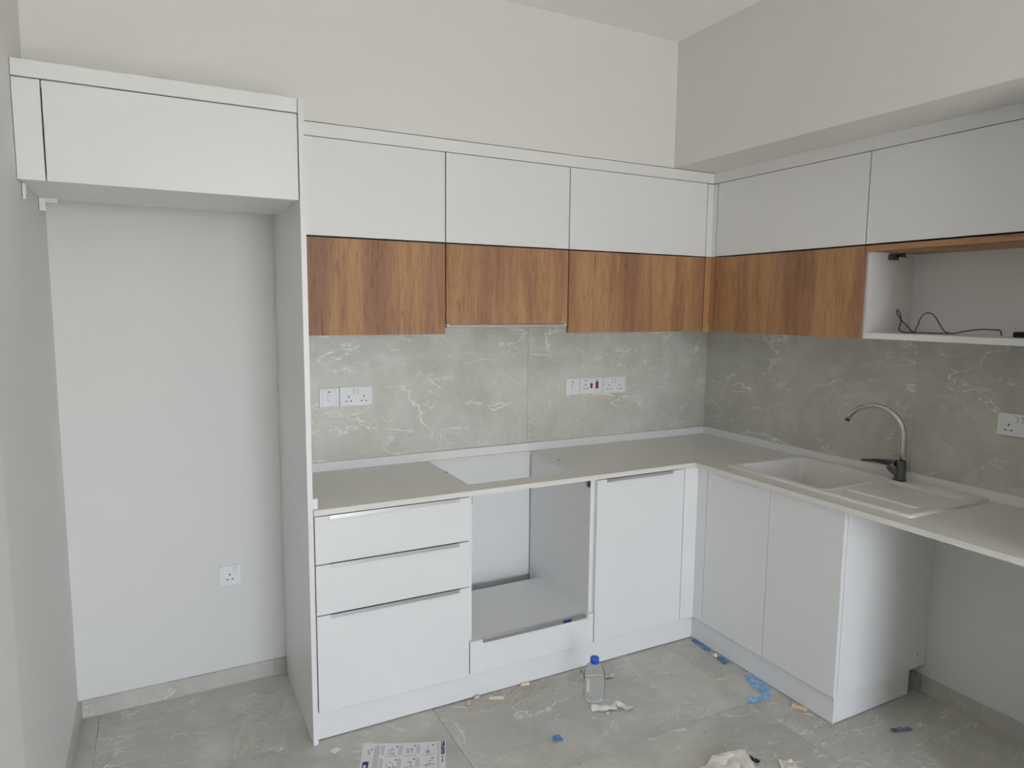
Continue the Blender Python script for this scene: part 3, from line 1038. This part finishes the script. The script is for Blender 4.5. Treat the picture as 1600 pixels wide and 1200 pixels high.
# ------------------------------------------------------------------ litter on the floor
def sheet(corners, nx, ny, amp, seed, zbase=0.0015, freq=9.0, thick=0):
    """crumpled sheet over the floor; corners in plan, counter-clockwise"""
    bm = bm_new()
    c = [Vector((x, y, 0)) for x, y in corners]
    g = {}
    for i in range(nx + 1):
        for j in range(ny + 1):
            u, v = i / nx, j / ny
            p = (1 - u) * (1 - v) * c[0] + u * (1 - v) * c[1] + u * v * c[2] + (1 - u) * v * c[3]
            w = 0.35 * amp
            n0 = noise.noise(Vector((p.x * freq, p.y * freq, seed)))
            n1 = noise.noise(Vector((p.x * freq * 2.3, p.y * freq * 2.3, seed + 9)))
            p.x += w * noise.noise(Vector((p.x * freq, p.y * freq, seed + 3)))
            p.y += w * noise.noise(Vector((p.x * freq, p.y * freq, seed + 5)))
            p.z = zbase + amp * abs(n0 * 1.1 + 0.6 * n1)
            g[i, j] = bm.verts.new(p)
    for i in range(nx):
        for j in range(ny):
            bm.faces.new((g[i, j], g[i + 1, j], g[i + 1, j + 1], g[i, j + 1]))
    if thick:
        bmesh.ops.solidify(bm, geom=bm.faces[:], thickness=thick)
    return bm


# leaflet
pa = [(-2.2512, -0.6718), (-1.9680, -0.7860), (-2.0560, -1.0040), (-2.3400, -0.8900)]
lf = thing('leaflet', (-2.15, -0.84, 0), 'white printed instruction leaflet with violet marks lying on the floor by the drawers', 'leaflet')
U = (Vector(pa[1]) - Vector(pa[0]))
W = (Vector(pa[3]) - Vector(pa[0]))


def pz(u, v):
    return 0.0018 + 0.004 * max(0, math.sin(u * 6.5 + 0.4)) * (1 - 0.6 * v)


def pxy(u, v):
    p = Vector(pa[0]) + U * u + W * v
    return p


pb = bm_new()
g = {}
N1, N2 = 36, 10
for s, dz in ((0, 0.0), (1, -0.0005)):
    for i in range(N1 + 1):
        for j in range(N2 + 1):
            u, v = i / N1, j / N2
            p = pxy(u, v)
            g[s, i, j] = pb.verts.new((p.x, p.y, pz(u, v) + dz))
    for i in range(N1):
        for j in range(N2):
            pb.faces.new((g[s, i, j], g[s, i + 1, j], g[s, i + 1, j + 1], g[s, i, j + 1]))
make('sheet', pb, 'paper', lf)


def ink(bm, u0, u1, v0, v1, lift=0.0004, n=4):
    prev = None
    for k in range(n + 1):
        u = u0 + (u1 - u0) * k / n
        a, b = pxy(u, v0), pxy(u, v1)
        q = (bm.verts.new((a.x, a.y, pz(u, v0) + lift)), bm.verts.new((b.x, b.y, pz(u, v1) + lift)))
        if prev:
            bm.faces.new((prev[0], q[0], q[1], prev[1]))
        prev = q


rnd = random.Random(5)
ib = bm_new()
for col in range(3):
    u0 = 0.28 + col * 0.215
    for row in range(3):
        v0 = 0.05 + row * 0.32
        # frame, caption column, doodle and bullet
        ink(ib, u0 + 0.15, u0 + 0.1525, v0, v0 + 0.27)
        ink(ib, u0, u0 + 0.15, v0 + 0.268, v0 + 0.276)
        for q in range(3):
            s = 0.04 + 0.03 * q
            ink(ib, u0 - 0.052 + 0.014 * q, u0 - 0.048 + 0.014 * q, v0 + 0.01 * q, v0 + 0.2 + 0.05 * rnd.random())
        for q in range(7):
            uu, vv = u0 + 0.02 + 0.09 * rnd.random(), v0 + 0.06 + 0.15 * rnd.random()
            if q % 2:
                ink(ib, uu, uu + 0.03 + 0.03 * rnd.random(), vv, vv + 0.012)
            else:
                ink(ib, uu, uu + 0.005, vv, vv + 0.05 + 0.05 * rnd.random())
for q in range(4):
    ink(ib, 0.150 + 0.016 * q, 0.155 + 0.016 * q, 0.06, 0.86 - 0.06 * q)
ink(ib, 0.06, 0.09, 0.15, 0.165)
ink(ib, 0.075, 0.080, 0.15, 0.24)
ink(ib, 0.090, 0.095, 0.19, 0.26)
ink(ib, 0.07, 0.10, 0.235, 0.247)
ink(ib, 0.955, 0.972, 0.36, 0.42)
ink(ib, 0.955, 0.972, 0.44, 0.52)
ink(ib, 0.900, 0.904, 0.03, 0.95)
ink(ib, 0.916, 0.920, 0.03, 0.95)
make('printed_drawing', ib, 'ink', lf)['kind'] = 'stuff'
ib = bm_new()
ink(ib, 0.945, 0.988, 0.01, 0.33)
ink(ib, 0.03, 0.10, 0.42, 0.64)
for col in range(3):
    for row in range(3):
        u0, v0 = 0.28 + col * 0.215, 0.05 + row * 0.32
        ink(ib, u0 + 0.125, u0 + 0.14, v0 + 0.02, v0 + 0.055, 0.0006)
ink(ib, 0.105, 0.122, 0.13, 0.16)
make('violet_print', ib, 'violet', lf)['kind'] = 'stuff'
ib = bm_new()
for v0, v1, ua, ub in ((0.03, 0.10, 0.955, 0.962), (0.03, 0.045, 0.955, 0.975), (0.12, 0.13, 0.955, 0.975), (0.15, 0.16, 0.955, 0.975), (0.15, 0.20, 0.972, 0.976),
                       (0.22, 0.23, 0.955, 0.975), (0.22, 0.27, 0.955, 0.959), (0.28, 0.29, 0.955, 0.975)):
    ink(ib, ua, ub, v0, v1, 0.0008)
ink(ib, 0.045, 0.075, 0.50, 0.58, 0.0008)
make('white_lettering', ib, 'paper', lf)['kind'] = 'stuff'

# packing films
f1 = sheet([(-2.760, -0.70), (-2.525, -0.70), (-2.470, -0.215), (-2.575, -0.125)], 26, 40, 0.016, 2.0, 0.001, 7)
tag(make('packing_film', f1, 'film', smooth=False), 'clear crumpled packing film on the floor of the fridge niche near the tall panel', 'plastic film')
f1 = sheet([(-3.165, -0.52), (-3.03, -0.52), (-3.085, -0.20), (-3.135, -0.18)], 14, 26, 0.016, 11.0)
tag(make('packing_film', f1, 'film'), 'clear film strip on the floor against the left wall', 'plastic film')

wr_ = sheet([(-1.330, -1.400), (-1.060, -1.460), (-1.010, -1.352), (-1.110, -1.310)], 22, 12, 0.034, 4.0, 0.002, 7)
tag(make('plastic_wrap', wr_, 'wrap'), 'milky crumpled plastic wrapper at the bottom edge of the photo, on the floor', 'wrapper')
wr_ = sheet([(-0.975, -1.520), (-0.905, -1.535), (-0.885, -1.455), (-0.940, -1.440)], 10, 8, 0.014, 8.0, 0.002, 22)
tag(make('plastic_wrap', wr_, 'wrap'), 'small crumpled wrapper scrap on the bottom edge right of the larger milky wrapper', 'wrapper')
cr = box(bm_new(), -1.030, -1.008, -1.395, -1.375, 0.0005, 0.012, 0.002)
box(cr, -1.012, -0.994, -1.41, -1.392, 0.0005, 0.006, 0.001)
tag(make('dark_crumb', cr, 'black'), 'black crumb touching the milky wrapper', 'crumb')

# blue protective film by the sink plinth
b1 = sheet([(-0.655, -1.066), (-0.567, -1.045), (-0.567, -0.945), (-0.600, -0.955)], 12, 14, 0.014, 1.0, 0.002, 20)
g2 = sheet([(-0.645, -1.135), (-0.600, -1.110), (-0.575, -1.045), (-0.640, -1.055)], 10, 10, 0.012, 2.5, 0.003, 22)
tmp = bpy.data.meshes.new('tmp')
g2.to_mesh(tmp)
b1.from_mesh(tmp)
g2.free()
g2 = sheet([(-0.745, -1.125), (-0.650, -1.140), (-0.640, -1.105), (-0.735, -1.095)], 12, 5, 0.008, 3.5, 0.002, 22)
g2.to_mesh(tmp)
b1.from_mesh(tmp)
g2.free()
bpy.data.meshes.remove(tmp)
tag(make('protective_film', b1, 'bluefilm'), 'largest bright blue film scrap, Z-shaped, by the sink cabinet plinth', 'film scrap', 'blue film scraps')
b1 = sheet([(-0.600, -0.735), (-0.568, -0.700), (-0.567, -0.590), (-0.590, -0.600)], 6, 12, 0.010, 4.0, 0.002, 24)
tag(make('protective_film', b1, 'tealfilm'), 'dark blue film strip in the inner corner of the plinths', 'film scrap', 'blue film scraps')
b1 = sheet([(-0.612, -0.850), (-0.575, -0.840), (-0.572, -0.775), (-0.605, -0.785)], 6, 6, 0.008, 5.0, 0.002, 24)
tag(make('protective_film', b1, 'tealfilm'), 'small teal film scrap midway between the corner and the bright blue film', 'film scrap', 'blue film scraps')
b1 = sheet([(-1.612, -0.975), (-1.572, -0.986), (-1.562, -0.950), (-1.600, -0.948)], 8, 6, 0.010, 6.0, 0.002, 24)
tag(make('protective_film', b1, 'tealfilm'), 'small teal film scrap alone on the floor left of the tile joint', 'film scrap', 'blue film scraps')
b1 = sheet([(-0.395, -1.520), (-0.315, -1.548), (-0.308, -1.522), (-0.385, -1.498)], 8, 4, 0.007, 7.0, 0.002, 24)
tag(make('protective_film', b1, 'navyfilm'), 'dark blue film scrap on the floor in the shaded gap under the worktop', 'film scrap', 'blue film scraps')


# wood and board offcuts
def chip(name, x, y, ang, l, w, h, mat, label, cat='offcut', group='board offcuts on the floor'):
    bm = bm_new()
    box(bm, -l / 2, l / 2, -w / 2, w / 2, 0, h, min(h, w) * 0.18)
    r = random.Random(int(abs(x * 1000 + y * 777)))
    for v in bm.verts:
        v.co.x += r.uniform(-.08, .08) * w
        v.co.y += r.uniform(-.12, .12) * w
    bmesh.ops.rotate(bm, verts=bm.verts, cent=(0, 0, 0), matrix=Matrix.Rotation(ang, 3, 'Z'))
    bmesh.ops.translate(bm, verts=bm.verts, vec=(x, y, 0.0004))
    return tag(make(name, bm, mat), label, cat, group)


chip('board_offcut', -1.672, -0.617, -0.42, 0.062, 0.017, 0.007, 'chip', 'long pale board offcut lying by the plinth below the oven drawer')
chip('board_offcut', -1.516, -0.580, -0.15, 0.040, 0.016, 0.010, 'chip', 'pale board offcut touching the plinth between the oven drawer and the bottle')
chip('board_offcut', -1.792, -0.606, 0.95, 0.030, 0.013, 0.010, 'beige', 'stubby beige offcut left of the long pale offcut by the plinth')
chip('board_offcut', -1.745, -0.578, 0.1, 0.026, 0.014, 0.012, 'beige', 'greyish offcut standing against the plinth behind the beige stub')
chip('wood_splinter', -1.835, -0.607, -0.55, 0.062, 0.004, 0.003, 'chip', 'thin pale splinter left of the stubby beige offcut', 'splinter')
chip('wood_plug', -0.590, -1.242, -1.15, 0.058, 0.017, 0.014, 'chip2', 'tan wooden stub against the sink cabinet plinth near its outer corner')
chip('wood_splinter', -0.590, -1.288, -1.2, 0.028, 0.005, 0.004, 'plaster', 'tiny white splinter at the end of the tan wooden stub', 'splinter')
chip('plaster_lump', -0.596, -0.768, 0.3, 0.016, 0.015, 0.014, 'plaster', 'white plaster lump against the sink cabinet plinth', 'lump', 'plaster lumps on the floor')
chip('foam_scrap', -0.712, -0.930, -0.5, 0.050, 0.020, 0.006, 'yellow', 'flat yellowish foam scrap on the floor left of the bright blue film', 'scrap', 'scraps on the floor')
chip('card_scrap', -2.352, -0.655, 0.5, 0.030, 0.022, 0.004, 'paper', 'white torn card scrap beside the foot of the tall end panel', 'scrap', 'scraps on the floor')
chip('plaster_lump', -1.318, -0.915, 0.2, 0.010, 0.010, 0.008, 'plaster', 'white plaster crumb in front of the torn paper tape', 'lump', 'plaster lumps on the floor')
chip('plaster_lump', -0.253, -1.535, 0.2, 0.012, 0.010, 0.006, 'plaster', 'white plaster crumb right of the dark blue film scrap', 'lump', 'plaster lumps on the floor')
sp = tube(bm_new(), [(-1.227, -0.585, 0.006), (-1.240, -0.640, 0.004)], 0.004, 6)
tube(sp, [(-1.240, -0.640, 0.004), (-1.170, -0.668, 0.004)], 0.004, 6)
tag(make('bent_strip', sp, 'beige'), 'bent beige strip lying behind the bottle against the plinth', 'strip')
sp = sheet([(-1.185, -0.690), (-1.120, -0.715), (-1.105, -0.690), (-1.160, -0.665)], 8, 4, 0.014, 3.0, 0.003, 16, 0)
tag(make('paper_scrap', sp, 'beige'), 'beige torn paper scrap to the right behind the bottle', 'scrap', 'scraps on the floor')
sp = sheet([(-1.372, -0.885), (-1.268, -0.918), (-1.258, -0.885), (-1.358, -0.850)], 12, 5, 0.016, 9.0, 0.004, 13, 0)
g2 = sheet([(-1.270, -0.910), (-1.220, -0.950), (-1.195, -0.930), (-1.250, -0.865)], 8, 6, 0.018, 1.5, 0.004, 15, 0)
tmp = bpy.data.meshes.new('tmp')
g2.to_mesh(tmp)
sp.from_mesh(tmp)
g2.free()
bpy.data.meshes.remove(tmp)
tag(make('paper_tape', sp, 'plaster'), 'crumpled white paper tape on the floor in front of the bottle', 'tape')

# loose grit and sawdust nobody could count
rnd = random.Random(11)


def grit(name, mat, spots, label, smin, smax):
    bm = bm_new()
    for (cx, cy, rx, ry, n) in spots:
        for _ in range(n):
            a, q = rnd.uniform(0, 6.283), math.sqrt(rnd.random())
            x, y = cx + rx * q * math.cos(a), cy + ry * q * math.sin(a)
            s = rnd.uniform(smin, smax)
            if y > YK - 0.004 and x > XP1:
                y = YK - 0.004 - rnd.random() * 0.02
            if x > XK - 0.004 and y > -1.39:
                x = XK - 0.004 - rnd.random() * 0.02
            h = s * rnd.uniform(0.4, 0.9)
            t = rnd.uniform(0, 6.28)
            top = bm.verts.new((x, y, h))
            ring = [bm.verts.new((x + s * math.cos(t + k * 1.571) * rnd.uniform(.6, 1.3), y + s * math.sin(t + k * 1.571) * rnd.uniform(.6, 1.3), 0.0002)) for k in range(4)]
            for k in range(4):
                bm.faces.new((top, ring[k], ring[(k + 1) % 4]))
    return tag(make(name, bm, mat), label, 'debris', None, 'stuff')


grit('plaster_grit', 'plaster', [(-0.75, -1.32, 0.4, 0.18, 34), (-0.35, -1.60, 0.25, 0.18, 22), (-2.75, -0.3, 0.35, 0.25, 26), (-1.5, -0.85, 0.8, 0.28, 30), (-0.25, -1.5, 0.15, 0.1, 8)],
     'white plaster grit scattered over the floor tiles', 0.0012, 0.0042)
grit('dark_grit', 'dirt', [(-1.2, -0.95, 0.7, 0.35, 60), (-1.0, -0.70, 0.35, 0.10, 70), (-1.6, -0.65, 0.3, 0.06, 30), (-0.85, -1.35, 0.35, 0.2, 40), (-0.6, -1.45, 0.3, 0.15, 25)],
     'dark grit scattered over the floor tiles', 0.0009, 0.0034)
grit('sawdust', 'tan', [(-1.66, -0.63, 0.20, 0.045, 1500), (-1.50, -0.61, 0.12, 0.035, 900), (-1.24, -0.63, 0.09, 0.045, 900), (-0.60, -1.22, 0.03, 0.08, 250)],
     'reddish sawdust along the foot of the plinth', 0.0006, 0.0019)
